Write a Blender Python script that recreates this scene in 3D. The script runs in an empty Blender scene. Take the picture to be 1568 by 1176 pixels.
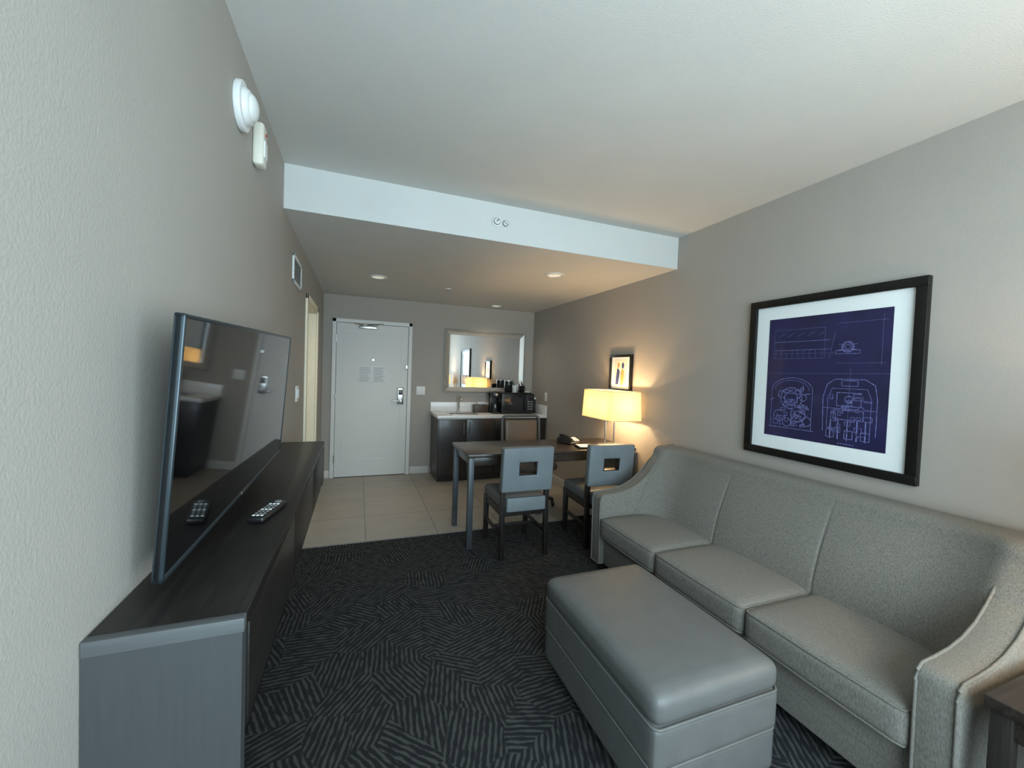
import bpy, bmesh, math, random
from mathutils import Vector, Matrix
random.seed(3)
S = bpy.context.scene
COL = S.collection
CH = 1.468
XL, XR, YF, YB = -0.435, 2.505, 5.74, -0.8
YS, ZL, ZH = 2.76, 2.386, 2.648

# ------------------------------------------------------------------ materials
def new_mat(name):
    m = bpy.data.materials.new(name); m.use_nodes = True
    nt = m.node_tree
    b = nt.nodes.get('Principled BSDF')
    return m, nt, b
def nd(nt, t, **kw):
    n = nt.nodes.new(t)
    for k, v in kw.items(): setattr(n, k, v)
    return n
def lk(nt, a, b): nt.links.new(a, b)
def math_n(nt, op, a, b=None, c=None):
    n = nt.nodes.new('ShaderNodeMath'); n.operation = op
    for i, v in enumerate((a, b, c)):
        if v is None: continue
        if isinstance(v, (int, float)): n.inputs[i].default_value = v
        else: nt.links.new(v, n.inputs[i])
    return n.outputs[0]
def plain(name, col, rough=0.5, metal=0.0, coat=0.0, emis=None, es=0.0, var=0.06, vs=30, bump=0.0, bs=200, spec=0.5):
    m, nt, b = new_mat(name)
    tc = nd(nt, 'ShaderNodeTexCoord')
    nz = nd(nt, 'ShaderNodeTexNoise'); nz.inputs['Scale'].default_value = vs; nz.inputs['Detail'].default_value = 3
    lk(nt, tc.outputs['Object'], nz.inputs['Vector'])
    cr = nd(nt, 'ShaderNodeValToRGB')
    cr.color_ramp.elements[0].position = 0.3; cr.color_ramp.elements[1].position = 0.7
    cr.color_ramp.elements[0].color = (*[c*(1-var) for c in col], 1)
    cr.color_ramp.elements[1].color = (*[min(1, c*(1+var)) for c in col], 1)
    lk(nt, nz.outputs['Fac'], cr.inputs['Fac']); lk(nt, cr.outputs['Color'], b.inputs['Base Color'])
    b.inputs['Roughness'].default_value = rough; b.inputs['Metallic'].default_value = metal
    b.inputs['Coat Weight'].default_value = coat; b.inputs['Coat Roughness'].default_value = 0.05
    b.inputs['Specular IOR Level'].default_value = spec
    if emis: b.inputs['Emission Color'].default_value = (*emis, 1); b.inputs['Emission Strength'].default_value = es
    if bump:
        n2 = nd(nt, 'ShaderNodeTexNoise'); n2.inputs['Scale'].default_value = bs; n2.inputs['Detail'].default_value = 2
        lk(nt, tc.outputs['Object'], n2.inputs['Vector'])
        bp = nd(nt, 'ShaderNodeBump'); bp.inputs['Strength'].default_value = bump; bp.inputs['Distance'].default_value = 0.002
        lk(nt, n2.outputs['Fac'], bp.inputs['Height']); lk(nt, bp.outputs['Normal'], b.inputs['Normal'])
    return m
def wood(name, c1, c2, rough=0.35, coat=0.2, axis='Y', scale=18):
    m, nt, b = new_mat(name)
    tc = nd(nt, 'ShaderNodeTexCoord'); mp = nd(nt, 'ShaderNodeMapping')
    sc = [scale]*3; sc['XYZ'.index(axis)] = scale*0.06
    mp.inputs['Scale'].default_value = sc
    lk(nt, tc.outputs['Object'], mp.inputs['Vector'])
    nz = nd(nt, 'ShaderNodeTexNoise'); nz.inputs['Scale'].default_value = 4; nz.inputs['Detail'].default_value = 6; nz.inputs['Roughness'].default_value = 0.7
    lk(nt, mp.outputs[0], nz.inputs['Vector'])
    cr = nd(nt, 'ShaderNodeValToRGB'); cr.color_ramp.elements[0].position = 0.35; cr.color_ramp.elements[1].position = 0.68
    cr.color_ramp.elements[0].color = (*c1, 1); cr.color_ramp.elements[1].color = (*c2, 1)
    lk(nt, nz.outputs['Fac'], cr.inputs['Fac']); lk(nt, cr.outputs['Color'], b.inputs['Base Color'])
    b.inputs['Roughness'].default_value = rough; b.inputs['Coat Weight'].default_value = coat; b.inputs['Coat Roughness'].default_value = 0.15
    bp = nd(nt, 'ShaderNodeBump'); bp.inputs['Strength'].default_value = 0.08; bp.inputs['Distance'].default_value = 0.0006
    lk(nt, nz.outputs['Fac'], bp.inputs['Height']); lk(nt, bp.outputs['Normal'], b.inputs['Normal'])
    return m
def fabric(name, c1, c2, scale=260):
    m, nt, b = new_mat(name)
    tc = nd(nt, 'ShaderNodeTexCoord'); mp = nd(nt, 'ShaderNodeMapping'); mp.inputs['Scale'].default_value = (1, 1, 0.25)
    lk(nt, tc.outputs['Object'], mp.inputs['Vector'])
    nz = nd(nt, 'ShaderNodeTexNoise'); nz.inputs['Scale'].default_value = scale; nz.inputs['Detail'].default_value = 3
    lk(nt, mp.outputs[0], nz.inputs['Vector'])
    cr = nd(nt, 'ShaderNodeValToRGB'); cr.color_ramp.elements[0].position = 0.3; cr.color_ramp.elements[1].position = 0.7
    cr.color_ramp.elements[0].color = (*c1, 1); cr.color_ramp.elements[1].color = (*c2, 1)
    lk(nt, nz.outputs['Fac'], cr.inputs['Fac']); lk(nt, cr.outputs['Color'], b.inputs['Base Color'])
    b.inputs['Roughness'].default_value = 0.9; b.inputs['Sheen Weight'].default_value = 0.05; b.inputs['Specular IOR Level'].default_value = 0.25
    bp = nd(nt, 'ShaderNodeBump'); bp.inputs['Strength'].default_value = 0.2; bp.inputs['Distance'].default_value = 0.001
    lk(nt, nz.outputs['Fac'], bp.inputs['Height']); lk(nt, bp.outputs['Normal'], b.inputs['Normal'])
    return m

M_wall = plain('wall_paint_taupe', (0.385, 0.352, 0.312), 0.7, var=0.02, vs=3, bump=0.4, bs=170)
M_ceil = plain('ceiling_paint', (0.63, 0.62, 0.58), 0.85, var=0.02, vs=3, bump=0.4, bs=170)
M_soffit = plain('soffit_paint', (0.62, 0.63, 0.61), 0.8, var=0.02, vs=3, bump=0.3, bs=170)
M_door = plain('door_paint', (0.74, 0.74, 0.72), 0.5, var=0.0)
M_trim = plain('trim_paint', (0.62, 0.60, 0.56), 0.5, var=0.03)
M_warmtrim = plain('door_casing_cream', (0.88, 0.80, 0.62), 0.5, var=0.03)
M_white = plain('white_plastic', (0.75, 0.76, 0.74), 0.4, var=0.02)
M_grey = plain('grey_plastic', (0.22, 0.22, 0.22), 0.5)  # one even grey for keys, strips, rings and backing panels
M_cream = plain('cream_plastic', (0.72, 0.70, 0.6), 0.4, var=0.02)
M_chrome = plain('brushed_nickel', (0.55, 0.55, 0.54), 0.25, metal=1.0, var=0.04)
M_black = plain('black_plastic', (0.012, 0.012, 0.013), 0.3, var=0.1)
M_blackmat = plain('black_frame_wood', (0.008, 0.007, 0.006), 0.4, var=0.2, spec=0.3)
M_bezel = plain('tv_bezel', (0.05, 0.065, 0.075), 0.3, metal=0.6, var=0.05)
M_screen = plain('tv_screen_glass', (0.003, 0.003, 0.004), 0.04, var=0.05, coat=0.35, spec=0.5)
M_esp = wood('espresso_wood', (0.006, 0.005, 0.0045), (0.018, 0.014, 0.012), 0.42, 0.1, 'Y')
M_espx = wood('espresso_wood_cross', (0.016, 0.012, 0.010), (0.045, 0.032, 0.025), 0.32, 0.3, 'X')
M_espz = wood('espresso_wood_upright', (0.018, 0.014, 0.012), (0.032, 0.025, 0.022), 0.4, 0.2, 'Z')
M_gwood = wood('grey_stained_wood', (0.036, 0.039, 0.041), (0.043, 0.046, 0.048), 0.65, 0.0, 'Z', 30)
M_gwoodx = wood('grey_stained_edge', (0.068, 0.073, 0.075), (0.088, 0.092, 0.094), 0.55, 0.0, 'X')
M_sofa = fabric('sofa_heather_fabric', (0.135, 0.127, 0.110), (0.238, 0.224, 0.195))
M_pipe = fabric('sofa_piping', (0.14, 0.132, 0.115), (0.21, 0.198, 0.174))
M_leather = plain('ottoman_grey_leather', (0.125, 0.126, 0.121), 0.46, var=0.06, vs=12, bump=0.3, bs=250, spec=0.4)
M_vinyl = plain('chair_bluegrey_vinyl', (0.160, 0.185, 0.198), 0.5, var=0.05, vs=14, bump=0.3, bs=220)
M_seatdark = plain('chair_seat_vinyl', (0.12, 0.13, 0.13), 0.5, var=0.05, bump=0.3)
M_chairwood = wood('chair_dark_wood', (0.008, 0.006, 0.006), (0.02, 0.015, 0.013), 0.4, 0.2, 'Z')
M_deskleg = plain('desk_leg_steel', (0.08, 0.09, 0.10), 0.4, metal=0.5)
M_brownleather = plain('brown_leather', (0.10, 0.075, 0.055), 0.4, var=0.1, bump=0.2)
M_counter = plain('white_quartz', (0.80, 0.79, 0.77), 0.25, var=0.04, vs=80)
M_mirror = plain('mirror_glass', (0.88, 0.89, 0.88), 0.01, metal=1.0, var=0.0)
M_mframe = plain('mirror_silver_frame', (0.46, 0.44, 0.40), 0.4, metal=0.6, var=0.06)
M_matboard = plain('mat_board', (0.84, 0.88, 0.87), 0.7, var=0.01, coat=0.6)
M_print = plain('blueprint_navy', (0.009, 0.008, 0.056), 0.6, var=0.35, vs=6, coat=0.8)
M_line = plain('blueprint_lines', (0.17, 0.18, 0.42), 0.6, var=0.5, vs=60)
M_paper = plain('paper', (0.8, 0.8, 0.8), 0.6, var=0.01)
M_ink = plain('printed_ink', (0.30, 0.33, 0.38), 0.6)
M_glass = plain('dark_glass', (0.03, 0.03, 0.035), 0.05, coat=0.5)
M_led = plain('downlight_lens', (0.8, 0.78, 0.72), 0.5, emis=(1, 0.9, 0.7), es=0.35)  # faint glow added to lenses that look unlit
M_tissue = plain('tissue_box_leather', (0.05, 0.03, 0.02), 0.4)
M_art1 = plain('art_orange', (0.5, 0.28, 0.10), 0.6)
M_art2 = plain('art_navy', (0.04, 0.05, 0.16), 0.6)
M_red = plain('red_button', (0.5, 0.03, 0.02), 0.4)

def shade_mat():
    m, nt, b = new_mat('lamp_shade_linen')
    out = [n for n in nt.nodes if n.type == 'OUTPUT_MATERIAL'][0]
    d = nd(nt, 'ShaderNodeBsdfDiffuse'); d.inputs['Color'].default_value = (0.80, 0.68, 0.44, 1)
    t = nd(nt, 'ShaderNodeBsdfTranslucent'); t.inputs['Color'].default_value = (0.27, 0.225, 0.13, 1)
    e = nd(nt, 'ShaderNodeEmission'); e.inputs['Color'].default_value = (1, 0.70, 0.30, 1); e.inputs['Strength'].default_value = 0.22
    tc = nd(nt, 'ShaderNodeTexCoord'); wv = nd(nt, 'ShaderNodeTexNoise'); wv.inputs['Scale'].default_value = 150
    lk(nt, tc.outputs['Object'], wv.inputs['Vector'])
    bp = nd(nt, 'ShaderNodeBump'); bp.inputs['Strength'].default_value = 0.2; lk(nt, wv.outputs['Fac'], bp.inputs['Height'])
    lk(nt, bp.outputs[0], d.inputs['Normal'])
    mx = nd(nt, 'ShaderNodeMixShader'); mx.inputs[0].default_value = 0.5
    ad = nd(nt, 'ShaderNodeAddShader')
    lk(nt, d.outputs[0], mx.inputs[1]); lk(nt, t.outputs[0], mx.inputs[2])
    lk(nt, mx.outputs[0], ad.inputs[0]); lk(nt, e.outputs[0], ad.inputs[1]); lk(nt, ad.outputs[0], out.inputs['Surface'])
    return m
M_shade = shade_mat()

def carpet_mat():
    m, nt, b = new_mat('carpet_hatched')
    g = nd(nt, 'ShaderNodeNewGeometry')
    n0 = nd(nt, 'ShaderNodeTexNoise'); n0.inputs['Scale'].default_value = 5; n0.inputs['Detail'].default_value = 2
    lk(nt, g.outputs['Position'], n0.inputs['Vector'])
    vm = nd(nt, 'ShaderNodeVectorMath', operation='MULTIPLY_ADD'); vm.inputs[1].default_value = (0.09,)*3
    lk(nt, n0.outputs['Color'], vm.inputs[0]); lk(nt, g.outputs['Position'], vm.inputs[2])
    vo = nd(nt, 'ShaderNodeTexVoronoi', voronoi_dimensions='2D'); vo.inputs['Scale'].default_value = 4.8
    lk(nt, vm.outputs[0], vo.inputs['Vector'])
    sc = nd(nt, 'ShaderNodeSeparateColor'); lk(nt, vo.outputs['Color'], sc.inputs[0])
    ang = math_n(nt, 'MULTIPLY', sc.outputs[0], 6.28)
    sp = nd(nt, 'ShaderNodeSeparateXYZ'); lk(nt, g.outputs['Position'], sp.inputs[0])
    c = math_n(nt, 'COSINE', ang); s = math_n(nt, 'SINE', ang)
    d = math_n(nt, 'ADD', math_n(nt, 'MULTIPLY', sp.outputs[0], c), math_n(nt, 'MULTIPLY', sp.outputs[1], s))
    e = math_n(nt, 'SUBTRACT', math_n(nt, 'MULTIPLY', sp.outputs[1], c), math_n(nt, 'MULTIPLY', sp.outputs[0], s))
    n1 = nd(nt, 'ShaderNodeTexNoise'); n1.inputs['Scale'].default_value = 14; n1.inputs['Detail'].default_value = 2
    lk(nt, g.outputs['Position'], n1.inputs['Vector'])
    ph = math_n(nt, 'ADD', math_n(nt, 'MULTIPLY', d, 6.283/0.024), math_n(nt, 'MULTIPLY', n1.outputs['Fac'], 4.0))
    st = math_n(nt, 'SINE', ph)
    cv = nd(nt, 'ShaderNodeCombineXYZ')
    lk(nt, math_n(nt, 'MULTIPLY', d, 40.0), cv.inputs[0]); lk(nt, math_n(nt, 'MULTIPLY', e, 17.0), cv.inputs[1])
    n2 = nd(nt, 'ShaderNodeTexNoise'); n2.inputs['Scale'].default_value = 1.0; n2.inputs['Detail'].default_value = 1
    lk(nt, cv.outputs[0], n2.inputs['Vector'])
    tot = math_n(nt, 'ADD', st, math_n(nt, 'MULTIPLY', math_n(nt, 'SUBTRACT', n2.outputs['Fac'], 0.47), 4.0))
    n3 = nd(nt, 'ShaderNodeTexNoise'); n3.inputs['Scale'].default_value = 300; n3.inputs['Detail'].default_value = 2
    lk(nt, g.outputs['Position'], n3.inputs['Vector'])
    tot2 = math_n(nt, 'ADD', tot, math_n(nt, 'MULTIPLY', math_n(nt, 'SUBTRACT', n3.outputs['Fac'], 0.5), 2.4))
    cr = nd(nt, 'ShaderNodeValToRGB')
    cr.color_ramp.elements[0].position = 0.1; cr.color_ramp.elements[1].position = 0.95
    cr.color_ramp.elements[0].color = (0.020, 0.021, 0.022, 1); cr.color_ramp.elements[1].color = (0.068, 0.068, 0.065, 1)
    lk(nt, tot2, cr.inputs['Fac']); lk(nt, cr.outputs['Color'], b.inputs['Base Color'])
    b.inputs['Roughness'].default_value = 0.95; b.inputs['Specular IOR Level'].default_value = 0.1
    bp = nd(nt, 'ShaderNodeBump'); bp.inputs['Strength'].default_value = 0.5; bp.inputs['Distance'].default_value = 0.004
    lk(nt, n3.outputs['Fac'], bp.inputs['Height']); lk(nt, bp.outputs[0], b.inputs['Normal'])
    return m
M_carpet = carpet_mat()
def tile_mat():
    m, nt, b = new_mat('floor_tile_beige')
    g = nd(nt, 'ShaderNodeNewGeometry'); mp = nd(nt, 'ShaderNodeMapping'); mp.inputs['Location'].default_value = (-0.09+0.61*2, -3.56+0.61*6, 0)
    lk(nt, g.outputs['Position'], mp.inputs['Vector'])
    br = nd(nt, 'ShaderNodeTexBrick'); br.offset = 0.0; br.inputs['Scale'].default_value = 1
    br.inputs['Brick Width'].default_value = 0.61; br.inputs['Row Height'].default_value = 0.61; br.inputs['Mortar Size'].default_value = 0.004
    br.inputs['Color1'].default_value = (0.42, 0.385, 0.33, 1); br.inputs['Color2'].default_value = (0.385, 0.35, 0.30, 1); br.inputs['Mortar'].default_value = (0.20, 0.18, 0.155, 1)
    lk(nt, mp.outputs[0], br.inputs['Vector'])
    nz = nd(nt, 'ShaderNodeTexNoise'); nz.inputs['Scale'].default_value = 5; nz.inputs['Detail'].default_value = 5
    lk(nt, g.outputs['Position'], nz.inputs['Vector'])
    mx = nd(nt, 'ShaderNodeMixRGB', blend_type='MULTIPLY'); mx.inputs[0].default_value = 0.25
    lk(nt, br.outputs['Color'], mx.inputs[1]); lk(nt, nz.outputs['Fac'], mx.inputs[2]); lk(nt, mx.outputs[0], b.inputs['Base Color'])
    b.inputs['Roughness'].default_value = 0.38
    return m
M_tile = tile_mat()

# ------------------------------------------------------------------ geometry builder
class B:
    def __init__(s, name): s.name = name; s.bm = bmesh.new(); s.mats = []
    def mi(s, mat):
        if mat not in s.mats: s.mats.append(mat)
        return s.mats.index(mat)
    def merge(s, t, mat, M=None, smooth=True):
        i = s.mi(mat)
        bmesh.ops.recalc_face_normals(t, faces=t.faces)
        for f in t.faces: f.material_index = i; f.smooth = smooth
        if smooth:
            for e in t.edges:
                if len(e.link_faces) == 2:
                    e.smooth = e.calc_face_angle(0) < math.radians(40)
        if M is not None: t.transform(M)
        me = bpy.data.meshes.new('tmp'); t.to_mesh(me); t.free()
        s.bm.from_mesh(me); bpy.data.meshes.remove(me)
    def box(s, x0, x1, y0, y1, z0, z1, mat, bev=0.0, seg=3, M=None):
        t = bmesh.new(); bmesh.ops.create_cube(t, size=1)
        for v in t.verts:
            v.co = Vector(((x0+x1)/2+v.co.x*(x1-x0), (y0+y1)/2+v.co.y*(y1-y0), (z0+z1)/2+v.co.z*(z1-z0)))
        if bev: bmesh.ops.bevel(t, geom=list(t.edges), offset=bev, segments=seg, profile=0.5, affect='EDGES')
        s.merge(t, mat, M)
    def cyl(s, c, r, h, mat, axis='Z', r2=None, seg=32, M=None, bev=0):
        t = bmesh.new(); bmesh.ops.create_cone(t, cap_ends=True, segments=seg, radius1=r, radius2=r if r2 is None else r2, depth=h)
        if bev:
            es = [e for e in t.edges if abs(e.verts[0].co.z-e.verts[1].co.z) < 1e-6]
            bmesh.ops.bevel(t, geom=es, offset=bev, segments=3, profile=0.5, affect='EDGES')
        R = Matrix.Identity(4)
        if axis == 'X': R = Matrix.Rotation(math.pi/2, 4, 'Y')
        if axis == 'Y': R = Matrix.Rotation(-math.pi/2, 4, 'X')
        t.transform(Matrix.Translation(c) @ R)
        s.merge(t, mat, M)
    def sph(s, c, r, mat, sc=(1, 1, 1), M=None):
        t = bmesh.new(); bmesh.ops.create_uvsphere(t, u_segments=24, v_segments=14, radius=r)
        t.transform(Matrix.Translation(c) @ Matrix.Diagonal((*sc, 1)))
        s.merge(t, mat, M)
    def prism(s, pts, plane, a0, a1, mat, bev=0.0, seg=3, M=None):
        t = bmesh.new()
        def mk(p, a):
            return {'XZ': (p[0], a, p[1]), 'YZ': (a, p[0], p[1]), 'XY': (p[0], p[1], a)}[plane]
        A = [t.verts.new(mk(p, a0)) for p in pts]; C = [t.verts.new(mk(p, a1)) for p in pts]
        n = len(pts); t.faces.new(A); t.faces.new(C[::-1])
        for i in range(n): t.faces.new((A[i], A[(i+1) % n], C[(i+1) % n], C[i]))
        bmesh.ops.recalc_face_normals(t, faces=t.faces)
        if bev:
            es = [e for e in t.edges if e.calc_face_angle(0) > math.radians(25)]
            bmesh.ops.bevel(t, geom=es, offset=bev, segments=seg, profile=0.5, affect='EDGES')
        s.merge(t, mat, M)
    def loft(s, rings, mat, cap=True, closed=True, M=None):
        t = bmesh.new(); V = [[t.verts.new(p) for p in r] for r in rings]
        n = len(rings[0])
        for a, b2 in zip(V[:-1], V[1:]):
            for i in range(n if closed else n-1):
                t.faces.new((a[i], a[(i+1) % n], b2[(i+1) % n], b2[i]))
        if cap and closed: t.faces.new(V[0][::-1]); t.faces.new(V[-1])
        s.merge(t, mat, M)
    def tube(s, pts, r, mat, seg=10, closed=False, M=None):
        pts = [Vector(p) for p in pts]; n = len(pts); rings = []
        for i, p in enumerate(pts):
            if closed: d = pts[(i+1) % n]-pts[i-1]
            else: d = pts[min(i+1, n-1)]-pts[max(i-1, 0)]
            d.normalize()
            up = Vector((0, 0, 1)) if abs(d.z) < 0.9 else Vector((0, 1, 0))
            a = d.cross(up).normalized(); b2 = a.cross(d).normalized()
            rings.append([p+a*math.cos(k*2*math.pi/seg)*r+b2*math.sin(k*2*math.pi/seg)*r for k in range(seg)])
        if closed: rings.append(rings[0])
        s.loft(rings, mat, cap=not closed, M=M)
    def cushion(s, x0, x1, y0, y1, z0, z1, mat, r=0.03, bulge=0.015, side=0.0, M=None, n=14):
        t = bmesh.new(); bmesh.ops.create_cube(t, size=1)
        bmesh.ops.subdivide_edges(t, edges=list(t.edges), cuts=n, use_grid_fill=True)
        h = Vector(((x1-x0)/2, (y1-y0)/2, (z1-z0)/2)); c = Vector(((x0+x1)/2, (y0+y1)/2, (z0+z1)/2))
        for v in t.verts:
            q = Vector([math.copysign(math.sin(abs(k)*math.pi)**0.8, k) for k in v.co])
            p = Vector((q.x*h.x, q.y*h.y, q.z*h.z))
            inn = Vector([max(-h[i]+r, min(h[i]-r, p[i])) for i in range(3)])
            d = p-inn
            if d.length > 1e-7: p = inn+d.normalized()*r
            u, w, zz = q.x, q.y, q.z
            if zz > 0: p.z += bulge*(1-u**4)*(1-w**4)*zz
            p.x += side*(1-w**4)*(1-zz**4)*u; p.y += side*(1-u**4)*(1-zz**4)*w
            v.co = c+p
        s.merge(t, mat, M)
    def done(s, loc=None):
        me = bpy.data.meshes.new(s.name+'_mesh'); s.bm.to_mesh(me); s.bm.free()
        for m in s.mats: me.materials.append(m)
        o = bpy.data.objects.new(s.name, me); COL.objects.link(o)
        xs = [v.co for v in me.vertices]
        c = Vector(((min(p.x for p in xs)+max(p.x for p in xs))/2, (min(p.y for p in xs)+max(p.y for p in xs))/2, min(p.z for p in xs)))
        me.transform(Matrix.Translation(-c)); o.location = c
        return o
def rrect(cx, cy, w, h, r, n=5):
    pts = []
    for (sx, sy, a0) in ((1, 1, 0), (-1, 1, 90), (-1, -1, 180), (1, -1, 270)):
        for k in range(n+1):
            a = math.radians(a0+90*k/n)
            pts.append((cx+sx*(w/2-r)+r*math.cos(a)*1, cy+sy*(h/2-r)+r*math.sin(a)))
    return pts

# ------------------------------------------------------------------ room shell
T = 0.12
b = B('floor')
b.box(XL-T, XR+T, YB-T, 3.56, -0.1, 0, M_carpet)
b.box(XL-T, XR+T, 3.56, YF+T, -0.1, 0.0, M_tile)
b.box(XL, XR, 3.553, 3.567, -0.01, 0.003, M_grey)
b.done()
b = B('wall_right'); b.box(XR, XR+T, YB-T, YF+T, 0, ZH+0.1, M_wall); b.done()
ex0, ex1, ezt = -0.327+0.05, 0.683-0.05, 2.083-0.05
b = B('wall_far')
b.box(XL-T, ex0, YF, YF+T, 0, ZH+0.1, M_wall); b.box(ex1, XR+T, YF, YF+T, 0, ZH+0.1, M_wall); b.box(ex0, ex1, YF, YF+T, ezt, ZH+0.1, M_wall)
b.done()
DY0, DY1, DZ = 3.95, 4.84, 2.03
b = B('wall_left')
b.box(XL-T, XL, YB-T, DY0, 0, ZH+0.1, M_wall)
b.box(XL-T, XL, DY1, YF+T, 0, ZH+0.1, M_wall)
b.box(XL-T, XL, DY0, DY1, DZ, ZH+0.1, M_wall)
b.done()
WX0, WX1, WZ0, WZ1 = -0.33, 2.0, 0.6, 2.45
b = B('wall_back')
b.box(XL-T, WX0, YB-T, YB, 0, ZH+0.1, M_wall); b.box(WX1, XR+T, YB-T, YB, 0, ZH+0.1, M_wall)
b.box(WX0, WX1, YB-T, YB, 0, WZ0, M_wall); b.box(WX0, WX1, YB-T, YB, WZ1, ZH+0.1, M_wall)
b.done()
b = B('window_1')
for x in (WX0, (WX0+WX1)/2-0.025, WX1-0.05): b.box(x, x+0.05, YB-0.09, YB-0.03, WZ0, WZ1, M_white, 0.005)
for z in (WZ0, WZ1-0.05): b.box(WX0, WX1, YB-0.09, YB-0.03, z, z+0.05, M_white, 0.005)
b.done()
b = B('ceiling')
b.box(XL-T, XR+T, YB-T, YS, ZH, ZH+0.1, M_ceil)
b.done()
b = B('ceiling_soffit')
b.box(XL, XR, YS, YF, ZL, ZH+0.1, M_ceil)
b.box(XL, XR, YS-0.004, YS, ZL, ZH, M_soffit)
b.done()
b = B('baseboard_far'); b.box(XL, -0.33, YF-0.014, YF, 0, 0.1, M_trim, 0.003); b.box(0.69, 0.955, YF-0.014, YF, 0, 0.1, M_trim, 0.003); b.done()
b = B('baseboard_right'); b.box(XR-0.014, XR, YB, 5.1, 0, 0.1, M_trim, 0.003); b.done()
b = B('baseboard_left'); b.box(XL, XL+0.014, YB, DY0-0.075, 0, 0.1, M_trim, 0.003); b.box(XL, XL+0.014, DY1+0.075, YF-0.02, 0, 0.1, M_trim, 0.003); b.done()

# entry door (far wall)
b = B('door_1')
x0, x1, zt = -0.327, 0.683, 2.083
f = 0.05
b.box(x0, x0+f, YF-0.03, YF, 0, zt, M_door, 0.006); b.box(x1-f, x1, YF-0.03, YF, 0, zt, M_door, 0.006)
b.box(x0, x1, YF-0.03, YF, zt-f, zt, M_door, 0.006)
b.box(x0+f+0.004, x1-f-0.004, YF-0.018, YF+0.03, 0.008, zt-f-0.004, M_door, 0.003)
b.box(x0+f+0.001, x1-f-0.001, YF+0.03, YF+0.06, 0.0, zt-f-0.001, M_grey)
def panel(bb, xa, xb, za, zb, y):
    w = 0.012
    for (p0, p1, q0, q1) in ((xa, xb, za, za+w), (xa, xb, zb-w, zb), (xa, xa+w, za, zb), (xb-w, xb, za, zb)):
        bb.box(p0, p1, y-0.004, y+0.003, q0, q1, M_door, 0.003)
panel(b, x0+0.14, x1-0.14, 0.22, 1.90, YF-0.016)
for z in (0.25, 1.05, 1.82): b.cyl((x0+f, YF-0.035, z), 0.008, 0.1, M_chrome)
b.box(0.50, 0.585, YF-0.045, YF-0.016, 0.97, 1.20, M_chrome, 0.01)
b.box(0.515, 0.57, YF-0.05, YF-0.04, 1.10, 1.17, M_black, 0.004)
b.cyl((0.542, YF-0.065, 1.02), 0.012, 0.05, M_chrome, 'Y')
b.tube([(0.545, YF-0.085, 1.02), (0.50, YF-0.09, 1.02), (0.43, YF-0.085, 1.017)], 0.010, M_chrome)
b.box(0.60, 0.63, YF-0.05, YF-0.028, 1.45, 1.51, M_chrome, 0.004)
b.cyl((0.18, YF-0.02, 1.56), 0.012, 0.012, M_chrome, 'Y')
b.box(0.0, 0.22, YF-0.065, YF-0.018, 1.965, 2.005, M_chrome, 0.008)
b.tube([(0.10, YF-0.07, 2.01), (0.24, YF-0.16, 2.02), (0.30, YF-0.03, 2.045)], 0.008, M_chrome)
b.tube([(0.05, YF-0.07, 2.01), (-0.06, YF-0.12, 2.02)], 0.007, M_chrome)
b.done()
b = B('notice_sheet_sign')
b.box(-0.01, 0.36, YF-0.0235, YF-0.0187, 1.255, 1.49, M_paper, 0.001)
for k in range(9):
    for c0 in (0.01, 0.19):
        b.box(c0, c0+0.10+0.05*random.random(), YF-0.0245, YF-0.0234, 1.275+k*0.022, 1.281+k*0.022, M_ink)
b.done()

# side door in left wall
b = B('door_2')
w = 0.075
b.box(XL, XL+0.018, DY0-w, DY0, 0, DZ+w*0.7, M_warmtrim, 0.004); b.box(XL, XL+0.018, DY1, DY1+w, 0, DZ+w*0.7, M_warmtrim, 0.004)
b.box(XL, XL+0.018, DY0-w, DY1+w, DZ, DZ+w*0.7, M_warmtrim, 0.004)
b.box(XL-T, XL, DY0, DY0+0.02, 0, DZ, M_warmtrim); b.box(XL-T, XL, DY1-0.02, DY1, 0, DZ, M_warmtrim); b.box(XL-T, XL, DY0, DY1, DZ-0.02, DZ, M_warmtrim)
b.box(XL-T+0.005, XL-T+0.045, DY0+0.022, DY1-0.022, 0.01, DZ-0.022, M_warmtrim, 0.003)
b.cyl((XL-T+0.075, DY0+0.09, 1.0), 0.01, 0.06, M_chrome, 'X'); b.tube([(XL-T+0.1, DY0+0.09, 1.0), (XL-T+0.1, DY0+0.2, 1.0)], 0.009, M_chrome)
b.done()

# ------------------------------------------------------------------ wall / ceiling fittings
b = B('fire_alarm_strobe')
b.cyl((XL+0.012, 1.79, 2.41), 0.085, 0.024, M_white, 'X', bev=0.006)
b.cyl((XL+0.033, 1.79, 2.41), 0.066, 0.022, M_white, 'X', r2=0.055, bev=0.006)
b.sph((XL+0.042, 1.79, 2.41), 0.048, M_white, (0.5, 1, 1))
b.done()
b = B('motion_sensor')
b.box(XL, XL+0.042, 1.995, 2.065, 2.30, 2.475, M_cream, 0.012)
b.box(XL+0.038, XL+0.047, 2.005, 2.055, 2.335, 2.405, M_white, 0.004)
b.cyl((XL+0.043, 2.03, 2.435), 0.005, 0.008, M_red, 'X', seg=12)
b.done()
b = B('air_vent_grille')
y0, y1, z0, z1 = 3.12, 3.53, 2.025, 2.225
b.box(XL, XL+0.004, y0+0.02, y1-0.02, z0+0.02, z1-0.02, M_grey)
for (a, c, e, g) in ((y0, y1, z0, z0+0.025), (y0, y1, z1-0.025, z1), (y0, y0+0.025, z0, z1), (y1-0.025, y1, z0, z1)): b.box(XL, XL+0.012, a, c, e, g, M_white, 0.003)
for k in range(8):
    z = z0+0.035+k*0.0185
    b.prism([(XL+0.002, z+0.008), (XL+0.012, z), (XL+0.012, z+0.003), (XL+0.002, z+0.011)], 'XZ', y0+0.02, y1-0.02, M_white)
b.done()
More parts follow.
